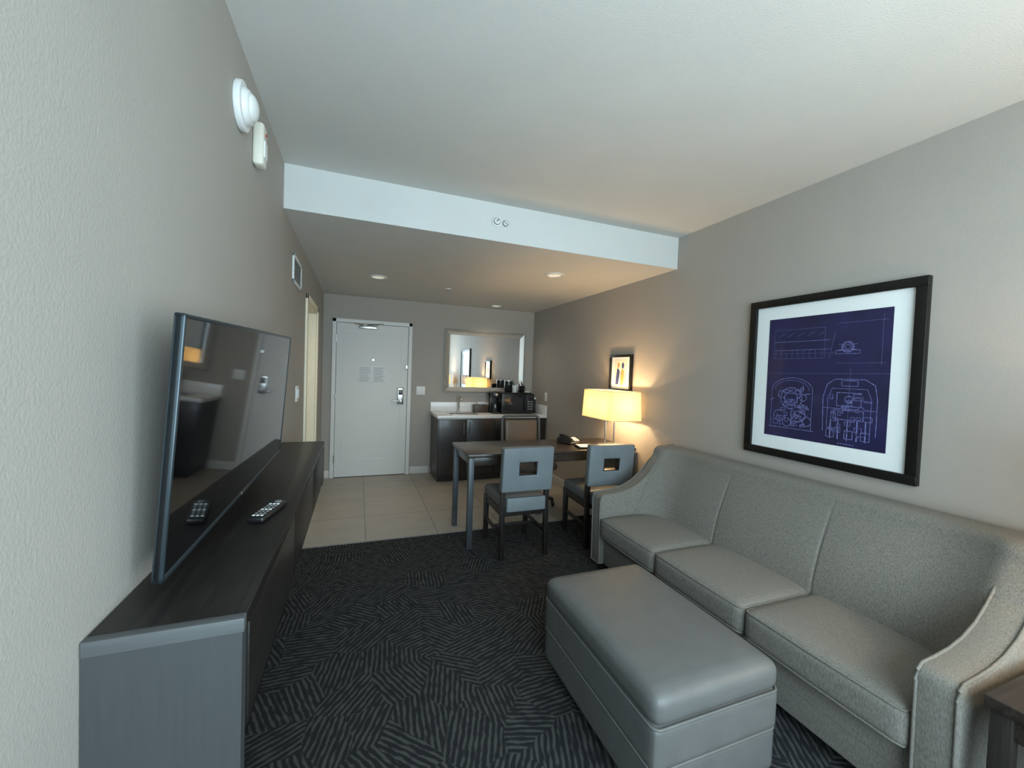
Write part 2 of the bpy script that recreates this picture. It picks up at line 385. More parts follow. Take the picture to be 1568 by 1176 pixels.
def plate(name, side, a, z, w=0.075, h=0.12, toggles=1):
    b = B(name)
    for k in range(1):
        if side == 'L':
            b.box(XL, XL+0.008, a-w/2, a+w/2, z-h/2, z+h/2, M_white, 0.003)
            for t in range(toggles): yy = a-w/2+w*(t+0.5)/toggles; b.box(XL+0.006, XL+0.014, yy-0.016, yy+0.016, z-0.033, z+0.033, M_white, 0.003)
        elif side == 'F':
            b.box(a-w/2, a+w/2, YF-0.008, YF, z-h/2, z+h/2, M_white, 0.003)
            for t in range(toggles): xx = a-w/2+w*(t+0.5)/toggles; b.box(xx-0.016, xx+0.016, YF-0.014, YF-0.006, z-0.033, z+0.033, M_white, 0.003)
        else:
            b.box(XR-0.008, XR, a-w/2, a+w/2, z-h/2, z+h/2, M_white, 0.003)
            for t in range(toggles): yy = a-w/2+w*(t+0.5)/toggles; b.box(XR-0.012, XR-0.006, yy-0.016, yy+0.016, z-0.033, z+0.033, M_cream, 0.003)
    return b.done()
plate('light_switch', 'L', 3.44, 1.245, 0.12, 0.12, 2)
plate('light_switch', 'F', 0.818, 1.16, 0.12, 0.12, 2)
plate('wall_outlet', 'R', 5.22, 1.13, 0.075, 0.12, 1)
plate('wall_outlet', 'F', 2.43, 1.12, 0.075, 0.12, 1)
for (x, y, r) in ((0.166, 4.39, 0.09), (1.69, 3.44, 0.09), (1.79, 5.45, 0.08)):
    b = B('recessed_downlight')
    n = 40
    prof = [(r, 0), (r, -0.006), (r*0.72, -0.008), (r*0.66, -0.002)]
    rings = [[(x+p[0]*math.cos(a), y+p[0]*math.sin(a), ZL+p[1]) for p in prof] for a in [2*math.pi*k/n for k in range(n+1)]]
    b.loft(rings, M_white, cap=False, closed=True)
    b.cyl((x, y, ZL-0.002), r*0.68, 0.003, M_led)
    b.done()
b = B('ceiling_sprinkler')
b.cyl((0.93, 4.6, ZL-0.004), 0.035, 0.008, M_white, bev=0.002); b.cyl((0.93, 4.6, ZL-0.02), 0.01, 0.03, M_chrome); b.cyl((0.93, 4.6, ZL-0.036), 0.018, 0.003, M_chrome)
b.done()
b = B('sidewall_sprinkler')
b.cyl((0.885, YS-0.010, 2.52), 0.036, 0.012, M_white, 'Y', bev=0.003)
b.cyl((0.885, YS-0.018, 2.52), 0.026, 0.006, M_grey, 'Y'); b.cyl((0.885, YS-0.022, 2.52), 0.021, 0.006, M_white, 'Y')
b.cyl((0.885, YS-0.034, 2.52), 0.007, 0.03, M_chrome, 'Y', seg=16)
b.cyl((0.952, YS-0.008, 2.518), 0.022, 0.008, M_grey, 'Y'); b.cyl((0.952, YS-0.013, 2.518), 0.017, 0.006, M_white, 'Y')
b.box(0.937, 0.967, YS-0.018, YS-0.015, 2.515, 2.521, M_grey, M=Matrix.Translation((0.952, 0, 2.518)) @ Matrix.Rotation(0.7, 4, 'Y') @ Matrix.Translation((-0.952, 0, -2.518)))
b.done()

# ------------------------------------------------------------------ media console
b = B('tv_console')
cx0, cx1, cy0, cy1, ct = XL+0.016, -0.193, 0.886, 2.85, 0.98
b.box(XL+0.002, cx1, cy0+0.02, cy1, ct-0.028, ct, M_esp, 0.002)
b.box(XL+0.002, cx1, cy0, cy0+0.02, ct-0.028, ct, M_gwoodx, 0.002)
b.prism([(cx0, 0), (cx0, 0.103), (XL+0.002, 0.103), (XL+0.002, ct-0.028), (cx1-0.003, ct-0.028), (cx1-0.003, 0)], 'XZ', cy0+0.002, cy0+0.032, M_gwood)
b.box(cx0+0.005, cx1-0.004, cy0+0.032, cy1-0.03, 0.73, ct-0.028, M_esp, 0.002)
n = 3; L = (cy1-0.06-cy0-0.05)/n
for k in range(n):
    a = cy0+0.045+k*L
    b.box(cx1-0.006, cx1-0.0005, a+0.002, a+L-0.002, 0.735, ct-0.034, M_esp, 0.001)
b.box(cx0+0.005, cx1-0.002, cy1-0.03, cy1-0.002, 0.71, ct-0.028, M_gwood, 0.002)
b.box(cx1-0.04, cx1-0.0008, cy1-0.075, cy1-0.003, 0.712, ct-0.03, M_gwoodx, 0.002)
b.box(cx0+0.002, cx0+0.02, cy0+0.03, cy1-0.05, 0.10, 0.74, M_esp)
b.box(cx0+0.002, cx0+0.035, cy1-0.09, cy1-0.05, 0.0, 0.74, M_espz, 0.002)
b.box(cx0+0.002, cx0+0.035, cy0+0.03, cy1-0.05, 0.0, 0.10, M_esp, 0.002)
b.done()

# television
P = Vector((-0.363, 1.0, CH-0.455)); a = Vector((0.022, 1.18, 0.033)); Lw = a.length; a.normalize()
up = Vector((0.040, 0, 0.548)); up = (up-a*up.dot(a)); Hh = up.length; up.normalize(); nn = a.cross(up).normalized()
MT = Matrix(((a.x, up.x, nn.x, P.x), (a.y, up.y, nn.y, P.y), (a.z, up.z, nn.z, P.z), (0, 0, 0, 1)))
b = B('television')
b.box(0, Lw, 0, Hh, -0.018, -0.001, M_black, 0.004, M=MT)
fw = 0.009
for (p0, p1, q0, q1) in ((0, Lw, 0, fw*1.5), (0, Lw, Hh-fw, Hh), (0, fw, 0, Hh), (Lw-fw, Lw, 0, Hh)): b.box(p0, p1, q0, q1, -0.018, 0.002, M_bezel, 0.003, M=MT)
b.box(fw, Lw-fw, fw*1.5, Hh-fw, -0.003, 0.0, M_screen, M=MT)
b.box(Lw/2-0.04, Lw/2+0.04, 0.004, 0.012, 0.001, 0.003, M_chrome, M=MT)
b.box(Lw*0.25, Lw*0.75, 0.10, 0.38, -0.040, -0.017, M_black, 0.008, M=MT)
b.box(XL+0.001, XL+0.045, 1.45, 1.72, CH-0.30, CH-0.10, M_black, 0.003)
b.done()
b = B('remote_control')
MR = Matrix.Translation((-0.262, 1.49, ct+0.001)) @ Matrix.Rotation(-0.25, 4, 'Z')
b.box(-0.024, 0.024, -0.085, 0.085, 0.0, 0.018, M_black, 0.007, M=MR)
for i in range(3):
    for j in range(7): b.box(-0.017+i*0.012, -0.009+i*0.012, -0.07+j*0.018, -0.063+j*0.018, 0.016, 0.0202, M_white if (i*3+j) % 3 == 0 else M_grey, 0.001, M=MR)
b.cyl((0, 0.068, 0.018), 0.011, 0.005, M_grey, M=MR, seg=20)
b.done()

# ------------------------------------------------------------------ sofa
b = B('sofa')
sy0, sy1, tA = 0.615, 2.64, 0.11
b.box(1.735, 2.44, sy0+0.05, sy1-0.05, 0.06, 0.285, M_sofa, 0.012)
b.tube([(1.738, sy0+tA, 0.175), (1.738, sy1-tA, 0.175)], 0.004, M_pipe)
prof_top = [(1.695, 0.53), (1.70, 0.56), (1.725, 0.578), (1.80, 0.583), (1.88, 0.592), (1.96, 0.612), (2.04, 0.65), (2.11, 0.705), (2.18, 0.775), (2.245, 0.84), (2.31, 0.885), (2.38, 0.91), (2.45, 0.915)]
prof = [(1.70, 0.06)]+prof_top+[(2.475, 0.90), (2.475, 0.06)]
for (ya, yb) in ((sy0, sy0+tA), (sy1-tA, sy1)):
    b.prism(prof, 'XZ', ya, yb, M_sofa, 0.012)
    for yy in (ya+0.006, yb-0.006):
        b.tube([(1.699, yy, 0.07), (1.694, yy, 0.4)]+[(x-0.003, yy, z+0.001) for x, z in prof_top], 0.005, M_pipe)
    b.tube([(1.697, ya+0.006, 0.07), (1.697, yb-0.006, 0.07)], 0.005, M_pipe)
js = [sy0+tA+0.002, 1.335, 1.942, sy1-tA-0.002]
for i in range(3):
    ya, yb = js[i]+0.003, js[i+1]-0.003
    b.cushion(1.685, 2.235, ya, yb, 0.275, 0.415, M_sofa, r=0.032, bulge=0.022, side=0.006)
    for zz in (0.405, 0.286):
        xx = 1.690
        b.tube([(2.1, ya+0.008, zz), (xx+0.03, ya+0.006, zz), (xx+0.006, ya+0.012, zz), (xx-0.001, ya+0.035, zz), (xx-0.005, (ya+yb)/2, zz), (xx-0.001, yb-0.035, zz), (xx+0.006, yb-0.012, zz), (xx+0.03, yb-0.006, zz), (2.1, yb-0.008, zz)], 0.0045, M_pipe)
N = 90
ya, yb = sy0+0.03, sy1-0.03
def backring(y):
    de = min(y-sy0-tA, sy1-tA-y)
    cv = max(0.0, 1-max(de, 0.0)/0.26)
    fwd = 0.17*cv**2.4
    dj = min(abs(y-j) for j in (1.335, 1.942))
    dent = 0.006*math.exp(-(dj/0.007)**2)+0.005*math.exp(-(dj/0.07)**2)
    bulge = 0.02
    pts = []
    for k in range(13):
        t = k/12
        z = 0.33+t*0.53
        x = 2.135+0.16*t**1.25-fwd*(1-0.55*t)-bulge*math.sin(math.pi*t)+dent*math.sin(math.pi*min(1, t*0.9+0.1))**0.5
        pts.append((x, y, z))
    xt = pts[-1][0]
    R = 0.055
    for k in range(1, 7):
        an = math.pi-k*math.pi/2/6
        pts.append((xt+R+R*math.cos(an)*1.0, y, 0.86+R*math.sin(an)*1.05))
    pts.append((2.44, y, 0.915)); pts.append((2.47, y, 0.895)); pts.append((2.475, y, 0.10)); pts.append((2.2, y, 0.10))
    return pts
ys = sorted(set([ya+(yb-ya)*k/N for k in range(N+1)]+[j+o for j in (1.335, 1.942) for o in (-0.016, -0.010, -0.005, 0, 0.005, 0.010, 0.016)]))
b.loft([backring(y) for y in ys], M_sofa)
for x in (1.76, 2.4):
    for y in (sy0+0.06, sy1-0.06): b.cyl((x, y, 0.03), 0.022, 0.06, M_chairwood, r2=0.028)
b.done()

# ------------------------------------------------------------------ ottoman
b = B('ottoman')
ox0, ox1, oy0, oy1 = 0.895, 1.46, 0.985, 1.80
b.cushion(ox0, ox1, oy0, oy1, 0.345, 0.455, M_leather, r=0.042, bulge=0.012)
b.cushion(ox0+0.003, ox1-0.003, oy0+0.003, oy1-0.003, 0.205, 0.352, M_leather, r=0.02, bulge=0)
b.cushion(ox0+0.006, ox1-0.006, oy0+0.006, oy1-0.006, 0.05, 0.212, M_leather, r=0.02, bulge=0)
for zz, ins in ((0.349, 0.004), (0.208, 0.006)):
    pts = rrect((ox0+ox1)/2, (oy0+oy1)/2, ox1-ox0-2*ins, oy1-oy0-2*ins, 0.028)
    b.tube([(p[0], p[1], zz) for p in pts], 0.005, M_leather, closed=True)
for x in (ox0+0.06, ox1-0.06):
    for y in (oy0+0.06, oy1-0.06): b.cyl((x, y, 0.027), 0.02, 0.054, M_chairwood, r2=0.026)
b.done()

# ------------------------------------------------------------------ desk
TZ = 0.785
b = B('writing_desk')
dx0, dx1, dy0, dy1 = 0.845, 2.485, 3.16, 3.76
b.box(dx0, dx1, dy0, dy1, TZ-0.03, TZ, M_espx, 0.004)
for (p, q, r, s2) in ((dx0+0.03, dx1-0.03, dy0+0.03, dy0+0.05), (dx0+0.03, dx1-0.03, dy1-0.05, dy1-0.03), (dx0+0.03, dx0+0.05, dy0+0.03, dy1-0.03), (dx1-0.05, dx1-0.03, dy0+0.03, dy1-0.03)):
    b.box(p, q, r, s2, TZ-0.10, TZ-0.03, M_espx, 0.002)
for x in (dx0+0.012, dx1-0.057):
    for y in (dy0+0.012, dy1-0.057): b.box(x, x+0.045, y, y+0.045, 0, TZ-0.03, M_deskleg, 0.003)
b.done()

# ------------------------------------------------------------------ dining chairs (facing +Y)
def dining_chair(cx, cy, rot):
    M = Matrix.Translation((cx, cy, 0)) @ Matrix.Rotation(rot, 4, 'Z')
    b = B('dining_chair')
    W = 0.42
    for sx in (-1, 1):
        xx = sx*(W/2-0.022)
        b.prism([(-0.235, 0), (-0.20, 0), (-0.175, 0.42), (-0.19, 0.86), (-0.225, 0.86), (-0.215, 0.42)], 'YZ', xx-0.018, xx+0.018, M_chairwood, 0.003, M=M)
        b.prism([(0.195, 0), (0.225, 0), (0.232, 0.40), (0.190, 0.40)], 'YZ', xx-0.02, xx+0.02, M_chairwood, 0.003, M=M)
        b.box(xx-0.012, xx+0.012, -0.2, 0.21, 0.335, 0.395, M_chairwood, 0.002, M=M)
        b.box(xx-0.009, xx+0.009, -0.2, 0.21, 0.17, 0.2, M_chairwood, 0.002, M=M)
    b.box(-W/2+0.03, W/2-0.03, -0.212, -0.19, 0.335, 0.395, M_chairwood, 0.002, M=M)
    b.box(-W/2+0.03, W/2-0.03, 0.195, 0.217, 0.335, 0.395, M_chairwood, 0.002, M=M)
    b.box(-W/2+0.03, W/2-0.03, -0.01, 0.01, 0.17, 0.2, M_chairwood, 0.002, M=M)
    b.cushion(-W/2+0.008, W/2-0.008, -0.205, 0.245, 0.39, 0.475, M_seatdark, r=0.022, bulge=0.018, M=M)
    b.box(-W/2+0.045, W/2-0.045, -0.245, -0.205, 0.375, 0.485, M_vinyl, 0.010, M=M)
    MB = M @ Matrix.Translation((0, -0.215, 0.535)) @ Matrix.Rotation(math.radians(4), 4, 'X')
    H = 0.35; hz0, hz1, hx = 0.13, 0.235, 0.075; t0, t1 = -0.035, 0.035
    t = bmesh.new()
    xs = [-W/2-0.004, -hx, hx, W/2+0.004]; zs = [0, hz0, hz1, H]
    def grid(y): return [[t.verts.new((x, y, z)) for z in zs] for x in xs]
    A, C = grid(t0), grid(t1)
    for i in range(3):
        for j in range(3):
            if i == 1 and j == 1: continue
            t.faces.new((A[i][j], A[i+1][j], A[i+1][j+1], A[i][j+1])); t.faces.new((C[i][j], C[i][j+1], C[i+1][j+1], C[i+1][j]))
    for i in range(3):
        t.faces.new((A[i][0], A[i+1][0], C[i+1][0], C[i][0])); t.faces.new((A[i][3], A[i+1][3], C[i+1][3], C[i][3]))
        t.faces.new((A[0][i], A[0][i+1], C[0][i+1], C[0][i])); t.faces.new((A[3][i], A[3][i+1], C[3][i+1], C[3][i]))
    t.faces.new((A[1][1], A[1][2], C[1][2], C[1][1])); t.faces.new((A[2][1], A[2][2], C[2][2], C[2][1]))
    t.faces.new((A[1][1], A[2][1], C[2][1], C[1][1])); t.faces.new((A[1][2], A[2][2], C[2][2], C[1][2]))
    bmesh.ops.recalc_face_normals(t, faces=t.faces)
    es = [e for e in t.edges if len(e.link_faces) == 2 and e.calc_face_angle(0) > 0.5]
    bmesh.ops.bevel(t, geom=es, offset=0.012, segments=4, profile=0.5, affect='EDGES')
    b.merge(t, M_vinyl, MB)
    for (xa, xb, za, zb) in ((-hx, hx, hz0, hz0+0.008), (-hx, hx, hz1-0.008, hz1), (-hx, -hx+0.008, hz0, hz1), (hx-0.008, hx, hz0, hz1)):
        b.box(xa, xb, t0+0.006, t1-0.006, za, zb, M_chairwood, 0.001, M=MB)
    return b.done()
dining_chair(1.262, 3.15, 0.0)
dining_chair(2.03, 3.13, -0.05)

# ------------------------------------------------------------------ office chair
b = B('office_chair')
M = Matrix.Translation((1.78, 4.08, 0)) @ Matrix.Rotation(math.pi, 4, 'Z')
b.cushion(-0.24, 0.24, -0.22, 0.24, 0.43, 0.51, M_brownleather, r=0.03, bulge=0.02, M=M)
b.cyl((0, 0, 0.27), 0.028, 0.32, M_chrome, M=M); b.cyl((0, 0, 0.415), 0.09, 0.03, M_black, M=M)
for k in range(5):
    an = 2*math.pi*k/5+0.3; c, s_ = math.cos(an), math.sin(an)
    b.tube([(0.02*c, 0.02*s_, 0.125), (0.15*c, 0.15*s_, 0.11), (0.28*c, 0.28*s_, 0.075)], 0.018, M_black, M=M)
    for o in (-0.018, 0.018):
        b.cyl((0.28*c-o*s_, 0.28*s_+o*c, 0.03), 0.03, 0.016, M_black, 'X', M=M, bev=0.004)
    b.cyl((0.28*c, 0.28*s_, 0.055), 0.01, 0.05, M_black, M=M, seg=12)
MB = M @ Matrix.Translation((0, -0.24, 0.55)) @ Matrix.Rotation(math.radians(6), 4, 'X')
b.cushion(-0.20, 0.20, -0.02, 0.03, 0.02, 0.37, M_brownleather, r=0.02, bulge=0, M=MB)
rp = rrect(0, 0.2, 0.46, 0.42, 0.05)
b.tube([(p[0], 0, p[1]) for p in rp], 0.016, M_gwoodx, closed=True, M=MB)
b.tube([(0, -0.10, 0.43), (0, -0.27, 0.47), (0, -0.27, 0.62)], 0.02, M_black, M=M)
b.done()

# ------------------------------------------------------------------ table lamps
def lamp(x0, x1, y0, y1, zs0, zs1, zb, power):
    b = B('table_lamp')
    cx, cy = (x0+x1)/2, (y0+y1)/2
    outer = rrect(cx, cy, x1-x0, y1-y0, 0.012, 3)
    outer_t = rrect(cx, cy, x1-x0-0.02, y1-y0-0.02, 0.012, 3)
    b.loft([[(p[0], p[1], zs0) for p in outer], [(p[0], p[1], zs1) for p in outer_t]], M_shade, cap=False)
    b.tube([(p[0], p[1], zs0) for p in outer], 0.003, M_shade, closed=True); b.tube([(p[0], p[1], zs1) for p in outer_t], 0.003, M_shade, closed=True)
    b.box(cx-0.11, cx+0.11, cy-0.07, cy+0.07, zb+0.001, zb+0.022, M_chrome, 0.004)
    for o in (-0.05, 0.05):
        b.cyl((cx+o, cy, (zb+0.01+zs0+0.1)/2), 0.008, zs0+0.09-zb, M_chrome)
    b.box(cx-0.06, cx+0.06, cy-0.01, cy+0.01, zs0+0.09, zs0+0.105, M_chrome, 0.003)
    b.cyl((cx, cy, zs0+0.12), 0.015, 0.05, M_white)
    b.tube([(x0+0.012, cy, zs1-0.004), (x1-0.012, cy, zs1-0.004)], 0.003, M_chrome)
    b.cyl((cx, cy, (zs1+zs0+0.14)/2), 0.004, zs1-zs0-0.145, M_chrome)
    o = b.done()
    for dy in (-0.12, 0.12):
        ld = bpy.data.lights.new('table_lamp_bulb', 'POINT'); ld.energy = power/2; ld.color = (1, 0.68, 0.36); ld.shadow_soft_size = 0.035
        lo = bpy.data.objects.new('bulb', ld); COL.objects.link(lo)
        lo.parent = o; lo.location = Vector((cx, cy+dy, zs0+0.13))-o.location
    return o
lamp(2.125, 2.455, 3.06, 3.58, 1.055, 1.32, TZ, 21)
lamp(1.98, 2.38, 0.0, 0.36, 1.06, 1.33, 0.60, 20)

b = B('end_table')
b.box(1.69, 2.40, -0.05, 0.57, 0.565, 0.60, M_espx, 0.004)
for x in (1.70, 2.35):
    for y in (-0.04, 0.515): b.box(x, x+0.04, y, y+0.045, 0, 0.565, M_espz, 0.003)
b.box(1.72, 2.37, -0.02, 0.54, 0.16, 0.18, M_espx, 0.002)
b.box(1.71, 2.38, -0.03, 0.55, 0.50, 0.565, M_espx, 0.002)
b.done()

b = B('desk_telephone')
M = Matrix.Translation((1.97, 3.52, TZ+0.001)) @ Matrix.Rotation(0.25, 4, 'Z')
b.prism([(-0.10, 0), (0.10, 0), (0.10, 0.055), (0.03, 0.05), (-0.10, 0.022)], 'YZ', -0.085, 0.085, M_black, 0.004, M=M)
b.tube([(-0.055, -0.08, 0.045), (-0.055, -0.03, 0.062), (-0.055, 0.04, 0.075), (-0.055, 0.085, 0.07)], 0.015, M_black, M=M)
for i in range(3):
    for j in range(4): b.box(0.0+i*0.022, 0.014+i*0.022, -0.07+j*0.02, -0.058+j*0.02, 0.028+j*0.005, 0.038+j*0.006, M_white, 0.001, M=M)
b.done()
b = B('notepad')
MN = Matrix.Translation((2.03, 3.28, TZ+0.001)) @ Matrix.Rotation(-0.2, 4, 'Z')
b.box(-0.11, 0.11, -0.08, 0.08, 0, 0.012, M_blackmat, 0.002, M=MN)
b.box(-0.10, 0.10, -0.07, 0.07, 0.012, 0.018, M_paper, 0.001, M=MN)
b.done()

# ------------------------------------------------------------------ wall art
def framed(name, y0, y1, z0, z1, fw, py0, py1, pz0, pz1, draw, pm):
    b = B(name)
    X = XR
    for (a, c, e, g) in ((y0, y1, z0, z0+fw), (y0, y1, z1-fw, z1), (y0, y0+fw, z0+fw, z1-fw), (y1-fw, y1, z0+fw, z1-fw)): b.box(X-0.032, X, a, c, e, g, M_blackmat, 0.003)
    b.box(X-0.014, X-0.001, y0+fw*0.8, y1-fw*0.8, z0+fw*0.8, z1-fw*0.8, M_matboard)
    b.box(X-0.0155, X-0.0135, py0, py1, pz0, pz1, pm)
    draw(b, X-0.0162)
    return b.done()
def blueprint(b, X):
    Y0, Z0, W, H = 1.883, 1.123, 0.653, 0.739
    t = bmesh.new()
    def P(u, v): return (X, Y0-u*W, Z0+v*H)
    def line(pts, w=0.0022, closed=False):
        if closed: pts = pts+[pts[0]]
        for (p, q) in zip(pts[:-1], pts[1:]):
            A, C = Vector(P(*p)), Vector(P(*q)); d = (C-A)
            if d.length < 1e-6: continue
            d.normalize(); n_ = Vector((0, -d.z, d.y))*w/2
            vs = [t.verts.new(v) for v in (A+n_, C+n_, C-n_, A-n_)]; t.faces.new(vs)
    def circ(u, v, r, w=0.002, a0=0, a1=360, n=28, ry=None):
        ry = r*W/H if ry is None else ry
        line([(u+r*math.cos(math.radians(a0+(a1-a0)*k/n)), v+ry*math.sin(math.radians(a0+(a1-a0)*k/n))) for k in range(n+1)], w)
    def rect(u0, v0, u1, v1, w=0.002): line([(u0, v0), (u1, v0), (u1, v1), (u0, v1)], w, True)
    rect(0.06, 0.66, 0.52, 0.90, 0.0009); line([(0.06, 0.80), (0.56, 0.80)], 0.002); line([(0.06, 0.73), (0.56, 0.73)], 0.002)
    for k in range(9): line([(0.08+k*0.052, 0.66), (0.08+k*0.052, 0.73)], 0.0009)
    line([(0.04, 0.70), (0.6, 0.70)], 0.0009); line([(0.56, 0.66), (0.60, 0.86)], 0.0012)
    for k in range(5): line([(0.10+k*0.09, 0.84), (0.16+k*0.09, 0.87)], 0.0012)
    line([(0.0, 0.535), (1, 0.545)], 0.001)
    line([(0.62, 0.62), (0.97, 0.62)], 0.0009); line([(0.62, 0.92), (0.97, 0.92)], 0.0009); line([(0.94, 0.60), (0.94, 0.96)], 0.0009)
    for r in (0.02, 0.035, 0.045): circ(0.70, 0.74, r, 0.0028)
    for k in range(12):
        an = k*math.pi/6; line([(0.70+0.03*math.cos(an), 0.74+0.03*math.sin(an)), (0.70+(0.05+0.03*(k % 2))*math.cos(an), 0.74+0.045*math.sin(an))], 0.003)
    rect(0.61, 0.69, 0.79, 0.715, 0.0022)
    line([(0.06, 0.08), (0.06, 0.40)], 0.002); circ(0.25, 0.40, 0.19, 0.0025, 0, 180, ry=0.10); line([(0.44, 0.40), (0.44, 0.08)], 0.002); line([(0.04, 0.08), (0.46, 0.08)], 0.0028)
    circ(0.25, 0.40, 0.16, 0.0018, 0, 180, ry=0.08)
    for (u, v, r) in ((0.25, 0.33, 0.10), (0.25, 0.33, 0.06), (0.14, 0.18, 0.05), (0.32, 0.20, 0.065), (0.32, 0.20, 0.035), (0.40, 0.15, 0.04), (0.22, 0.13, 0.04), (0.16, 0.36, 0.035), (0.36, 0.34, 0.03)): circ(u, v, r, 0.0036)
    for k in range(30):
        u, v = 0.08+random.random()*0.3, 0.09+random.random()*0.3; rect(u, v, u+0.015+0.05*random.random(), v+0.008+0.03*random.random(), 0.0024)
    for k in range(20):
        u, v = 0.08+random.random()*0.32, 0.1+random.random()*0.3; line([(u, v), (u+random.uniform(-.06, .06), v+random.uniform(-.05, .05))], 0.004)
    line([(0.54, 0.10), (0.53, 0.36), (0.56, 0.46), (0.62, 0.50), (0.84, 0.50), (0.91, 0.46), (0.93, 0.36), (0.93, 0.10)], 0.003)
    line([(0.57, 0.12), (0.57, 0.36), (0.60, 0.43), (0.86, 0.43), (0.89, 0.36), (0.89, 0.12)], 0.0022)
    rect(0.64, 0.30, 0.82, 0.40, 0.003); rect(0.62, 0.20, 0.84, 0.27, 0.003); line([(0.54, 0.28), (0.93, 0.28)], 0.0028)
    for u in (0.60, 0.66, 0.73, 0.80, 0.86): line([(u, 0.05), (u, 0.20)], 0.006)
    for u in (0.57, 0.71, 0.83): rect(u, 0.06, u+0.06, 0.12, 0.003)
    circ(0.73, 0.35, 0.03, 0.003); rect(0.67, 0.45, 0.79, 0.49, 0.0028)
    for k in range(30):
        u, v = 0.58+random.random()*0.28, 0.08+random.random()*0.32; rect(u, v, u+0.015+0.05*random.random(), v+0.008+0.03*random.random(), 0.0022)
    line([(0.73, 0.03), (0.73, 0.58)], 0.001)
    for k in range(6): line([(0.66+k*0.022, 0.02), (0.675+k*0.022, 0.02)], 0.004)
    b.merge(t, M_line, smooth=False)
framed('framed_blueprint_picture', 1.097, 2.016, 0.993, 1.99, 0.047, 1.23, 1.883, 1.123, 1.862, blueprint, M_print)
def smallart(b, X):
    def poly(pts, m):
        t = bmesh.new(); vs = [t.verts.new((X, 3.565-u*0.20, 1.365+v*0.26)) for u, v in pts]; t.faces.new(vs); b.merge(t, m, smooth=False)
    poly([(0.1, 0.05), (0.32, 0.05), (0.42, 0.40), (0.40, 0.62), (0.22, 0.70), (0.14, 0.40)], M_art2)
    poly([(0.50, 0.03), (0.72, 0.03), (0.80, 0.35), (0.78, 0.62), (0.58, 0.66), (0.50, 0.40)], M_art1)
    poly([(0.24, 0.72), (0.36, 0.70), (0.42, 0.82), (0.34, 0.92), (0.22, 0.86)], M_art1)
    poly([(0.60, 0.68), (0.74, 0.68), (0.78, 0.82), (0.70, 0.93), (0.58, 0.86)], M_art2)
    poly([(0.38, 0.50), (0.56, 0.44), (0.56, 0.50), (0.40, 0.58)], M_ink)
    poly([(0.80, 0.10), (0.95, 0.08), (0.95, 0.5), (0.84, 0.46)], M_ink)
framed('framed_small_picture', 3.285, 3.645, 1.31, 1.68, 0.024, 3.36, 3.57, 1.36, 1.63, smallart, M_cream)

# mirror
b = B('wall_mirror')
x0, x1, z0, z1 = 1.133, 2.352, 1.148, 2.045
b.box(x0+0.02, x1-0.02, YF-0.012, YF, z0+0.02, z1-0.02, M_blackmat)
b.box(x0+0.065, x1-0.065, YF-0.0155, YF-0.012, z0+0.065, z1-0.065, M_mirror)
w = 0.075
def framebar(A, C, inw):
    A, C, inw = Vector(A), Vector(C), Vector(inw); d = (C-A).normalized()
    sec = [(0, 0), (0, 0.03), (0.012, 0.036), (0.03, 0.028), (0.06, 0.022), (w, 0.017), (w, 0)]
    r1 = [A+inw*s+d*s+Vector((0, -h, 0)) for s, h in sec]; r2 = [C+inw*s-d*s+Vector((0, -h, 0)) for s, h in sec]
    b.loft([r1, r2], M_mframe)
framebar((x0, YF, z0), (x1, YF, z0), (0, 0, 1)); framebar((x0, YF, z1), (x1, YF, z1), (0, 0, -1))
framebar((x0, YF, z0), (x0, YF, z1), (1, 0, 0)); framebar((x1, YF, z0), (x1, YF, z1), (-1, 0, 0))
b.done()

# ------------------------------------------------------------------ kitchenette
b = B('kitchenette_cabinet')
kx0, kx1, ky0, ky1, kz = 0.957, XR-0.003, 5.155, YF-0.003, 0.875
b.box(kx0, kx1, ky0, ky1, kz-0.04, kz, M_counter, 0.004)
b.box(kx0+0.015, kx1, ky0+0.03, ky1, 0.09, kz-0.04, M_espz, 0.002)
b.box(kx0+0.03, kx1, ky0+0.08, ky1, 0.0, 0.09, M_black)
dw = 0.36
for k in range(2):
    a0 = kx0+0.025+k*(dw+0.005)
    b.box(a0, a0+dw, ky0+0.010, ky0+0.03, 0.10, kz-0.055, M_espz, 0.002)
    hx = a0+dw-0.04 if k == 0 else a0+0.04
    b.tube([(hx, ky0+0.012, 0.63), (hx, ky0-0.018, 0.635), (hx, ky0-0.018, 0.78), (hx, ky0+0.012, 0.785)], 0.006, M_chrome)
a0 = kx0+0.025+2*(dw+0.005)+0.03
b.box(a0, a0+0.52, ky0+0.010, ky0+0.03, 0.10, kz-0.075, M_black, 0.006)
b.box(a0+0.03, a0+0.045, ky0-0.012, ky0+0.012, 0.45, 0.75, M_black, 0.004)
b.done()
b = B('counter_backsplash')
b.box(kx0, kx1, ky1-0.02, ky1, kz, kz+0.13, M_counter, 0.003)
b.box(kx1-0.02, kx1, ky0+0.01, ky1-0.02, kz, kz+0.13, M_counter, 0.003)
b.done()
b = B('bar_sink')
for (a, c, e, g) in ((1.15, 1.53, 5.24, 5.255), (1.15, 1.53, 5.535, 5.55), (1.15, 1.165, 5.24, 5.55), (1.515, 1.53, 5.24, 5.55)): b.box(a, c, e, g, kz, kz+0.004, M_chrome, 0.001)
b.box(1.165, 1.515, 5.255, 5.535, kz, kz+0.0015, M_grey); b.cyl((1.34, 5.40, kz+0.002), 0.02, 0.002, M_chrome)
b.done()
b = B('sink_faucet')
b.cyl((1.34, 5.63, kz+0.006), 0.026, 0.012, M_chrome, bev=0.002)
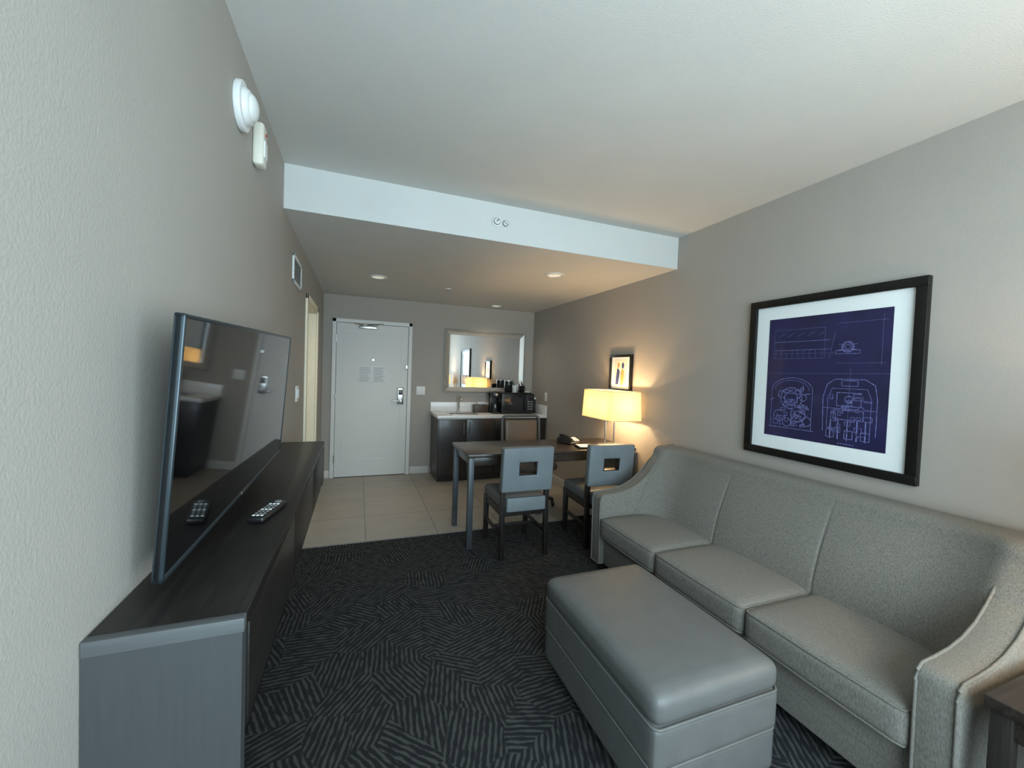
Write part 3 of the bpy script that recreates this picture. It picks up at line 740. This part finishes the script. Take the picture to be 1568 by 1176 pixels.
b.tube([(1.34, 5.63, kz+0.01), (1.34, 5.63, kz+0.17), (1.34, 5.615, kz+0.205), (1.34, 5.58, kz+0.22), (1.34, 5.53, kz+0.205), (1.34, 5.505, kz+0.17)], 0.012, M_chrome, seg=14)
b.tube([(1.34, 5.63, kz+0.06), (1.40, 5.62, kz+0.085)], 0.006, M_chrome); b.done()
b = B('tissue_box')
b.box(1.54, 1.74, 5.50, 5.63, kz, kz+0.11, M_tissue, 0.004); b.box(1.57, 1.71, 5.54, 5.59, kz+0.109, kz+0.113, M_black, 0.001)
b.loft([[(1.61, 5.56, kz+0.11), (1.64, 5.575, kz+0.11), (1.67, 5.56, kz+0.11), (1.64, 5.55, kz+0.11)], [(1.60, 5.565, kz+0.15), (1.64, 5.58, kz+0.14), (1.69, 5.56, kz+0.155), (1.64, 5.54, kz+0.145)]], M_paper); b.done()
b = B('microwave_oven')
mx0, mx1, my0, my1, mz0, mz1 = 1.87, 2.36, 5.30, 5.66, kz+0.012, kz+0.285
b.box(mx0, mx1, my0+0.02, my1, mz0, mz1, M_black, 0.006); b.box(mx0, mx0+0.37, my0, my0+0.02, mz0+0.003, mz1-0.003, M_black, 0.004)
b.box(mx0+0.04, mx0+0.31, my0-0.002, my0+0.001, mz0+0.05, mz1-0.05, M_glass, 0.0005)
b.box(mx0+0.375, mx1, my0, my0+0.02, mz0+0.003, mz1-0.003, M_black, 0.004); b.box(mx0+0.39, mx1-0.015, my0-0.002, my0+0.001, mz1-0.05, mz1-0.025, M_glass)
b.box(mx0+0.345, mx0+0.36, my0-0.02, my0-0.01, mz0+0.03, mz1-0.03, M_black, 0.004)
for z in (mz0+0.03, mz1-0.04): b.box(mx0+0.347, mx0+0.358, my0-0.012, my0+0.003, z, z+0.01, M_black)
for i in range(3):
    for j in range(4): b.box(mx0+0.392+i*0.028, mx0+0.412+i*0.028, my0-0.002, my0+0.001, mz0+0.05+j*0.035, mz0+0.07+j*0.035, M_grey, 0.001)
for x in (mx0+0.04, mx1-0.04):
    for y in (my0+0.05, my1-0.05): b.cyl((x, y, kz+0.007), 0.012, 0.013, M_black, seg=12)
b.done()
b = B('serving_tray'); b.box(1.93, 2.34, 5.34, 5.62, mz1+0.001, mz1+0.014, M_black, 0.005)
b.done()
TT = mz1+0.0145
def cup(name, x, y, z, r, h, m):
    b = B(name); n = 24
    prof = [(0.0, 0.0), (r*0.75, 0), (r*0.8, 0.003), (r, h), (r*0.9, h), (r*0.72, 0.008), (0.0, 0.008)]
    b.loft([[(x+p[0]*math.cos(t), y+p[0]*math.sin(t), z+p[1]) for p in prof] for t in [2*math.pi*k/n for k in range(n+1)]], m, cap=False)
    b.tube([(x+r*0.85, y, z+h*0.8), (x+r*1.4, y, z+h*0.7), (x+r*1.4, y, z+h*0.35), (x+r*0.8, y, z+h*0.25)], 0.005, m)
    return b.done()
for i, x in enumerate((1.985, 2.10, 2.215)): cup('coffee_mug', x, 5.42, TT, 0.038, 0.10, M_white if i == 1 else M_blackmat)
b = B('ice_bucket')
b.cyl((2.05, 5.545, TT+0.075), 0.055, 0.15, M_black, r2=0.062, bev=0.005); b.cyl((2.05, 5.545, TT+0.158), 0.06, 0.016, M_chrome, bev=0.003); b.sph((2.05, 5.545, TT+0.173), 0.012, M_chrome); b.done()
b = B('cocktail_shaker')
b.cyl((2.24, 5.55, TT+0.055), 0.035, 0.11, M_chrome, r2=0.04, bev=0.003); b.cyl((2.24, 5.55, TT+0.128), 0.04, 0.036, M_chrome, r2=0.018, bev=0.003); b.cyl((2.24, 5.55, TT+0.155), 0.016, 0.022, M_chrome, bev=0.003); b.done()
b = B('coffee_maker')
b.box(1.755, 1.86, 5.34, 5.56, kz, kz+0.03, M_black, 0.006); b.box(1.755, 1.86, 5.48, 5.56, kz, kz+0.29, M_black, 0.008); b.box(1.755, 1.86, 5.34, 5.56, kz+0.22, kz+0.31, M_black, 0.012)
b.cyl((1.807, 5.405, kz+0.09), 0.04, 0.11, M_glass, r2=0.034, bev=0.004); b.box(1.79, 1.825, 5.336, 5.345, kz+0.25, kz+0.28, M_chrome, 0.002); b.done()
b = B('cup_dispenser')
b.cyl((2.42, 5.45, kz+0.10), 0.03, 0.20, M_black, bev=0.004); b.cyl((2.42, 5.45, kz+0.215), 0.033, 0.03, M_white, bev=0.004); b.done()

# ------------------------------------------------------------------ lights
def area(name, loc, rot, sx, sy, e, col):
    ld = bpy.data.lights.new(name, 'AREA'); ld.shape = 'RECTANGLE'; ld.size = sx; ld.size_y = sy; ld.energy = e; ld.color = col
    o = bpy.data.objects.new(name, ld); COL.objects.link(o); o.location = loc; o.rotation_euler = rot; return o
area('window_daylight', ((WX0+WX1)/2, YB-0.15, (WZ0+WZ1)/2), (math.radians(90), 0, 0), WX1-WX0-0.05, WZ1-WZ0-0.05, 100, (0.67, 0.89, 1.0))
for (x, y, e) in ((0.166, 4.39, 20), (1.69, 3.44, 8), (1.79, 5.3, 16)):  # fill spots added under unlit-looking downlights to brighten the far zone
    ld = bpy.data.lights.new('downlight_fill', 'SPOT'); ld.energy = e; ld.spot_size = math.radians(140); ld.spot_blend = 1.0; ld.color = (1, 0.85, 0.66); ld.shadow_soft_size = 0.12
    o = bpy.data.objects.new('downlight_fill', ld); COL.objects.link(o); o.location = (x, y, ZL-0.02)

w = bpy.data.worlds.new('World'); S.world = w; w.use_nodes = True
bg = w.node_tree.nodes['Background']; bg.inputs[0].default_value = (0.7, 0.85, 1, 1); bg.inputs[1].default_value = 1.5

# ------------------------------------------------------------------ camera
cam = bpy.data.cameras.new('Camera'); co = bpy.data.objects.new('Camera', cam); COL.objects.link(co)
cam.sensor_width = 36; cam.lens = 36*621/1568; cam.clip_start = 0.02
psi = math.radians(20.78); th = math.radians(1.716); r = math.radians(2.05)
r0 = Vector((math.cos(psi), -math.sin(psi), 0)); fw_ = Vector((math.sin(psi)*math.cos(th), math.cos(psi)*math.cos(th), -math.sin(th)))
u0 = Vector((math.sin(psi)*math.sin(th), math.cos(psi)*math.sin(th), math.cos(th)))
R_ = r0*math.cos(r)+u0*math.sin(r); U_ = -r0*math.sin(r)+u0*math.cos(r)
co.matrix_world = Matrix(((R_.x, U_.x, -fw_.x, 0), (R_.y, U_.y, -fw_.y, 0), (R_.z, U_.z, -fw_.z, CH), (0, 0, 0, 1)))
S.camera = co
S.view_settings.view_transform = 'Standard'
S.view_settings.exposure = 0.3
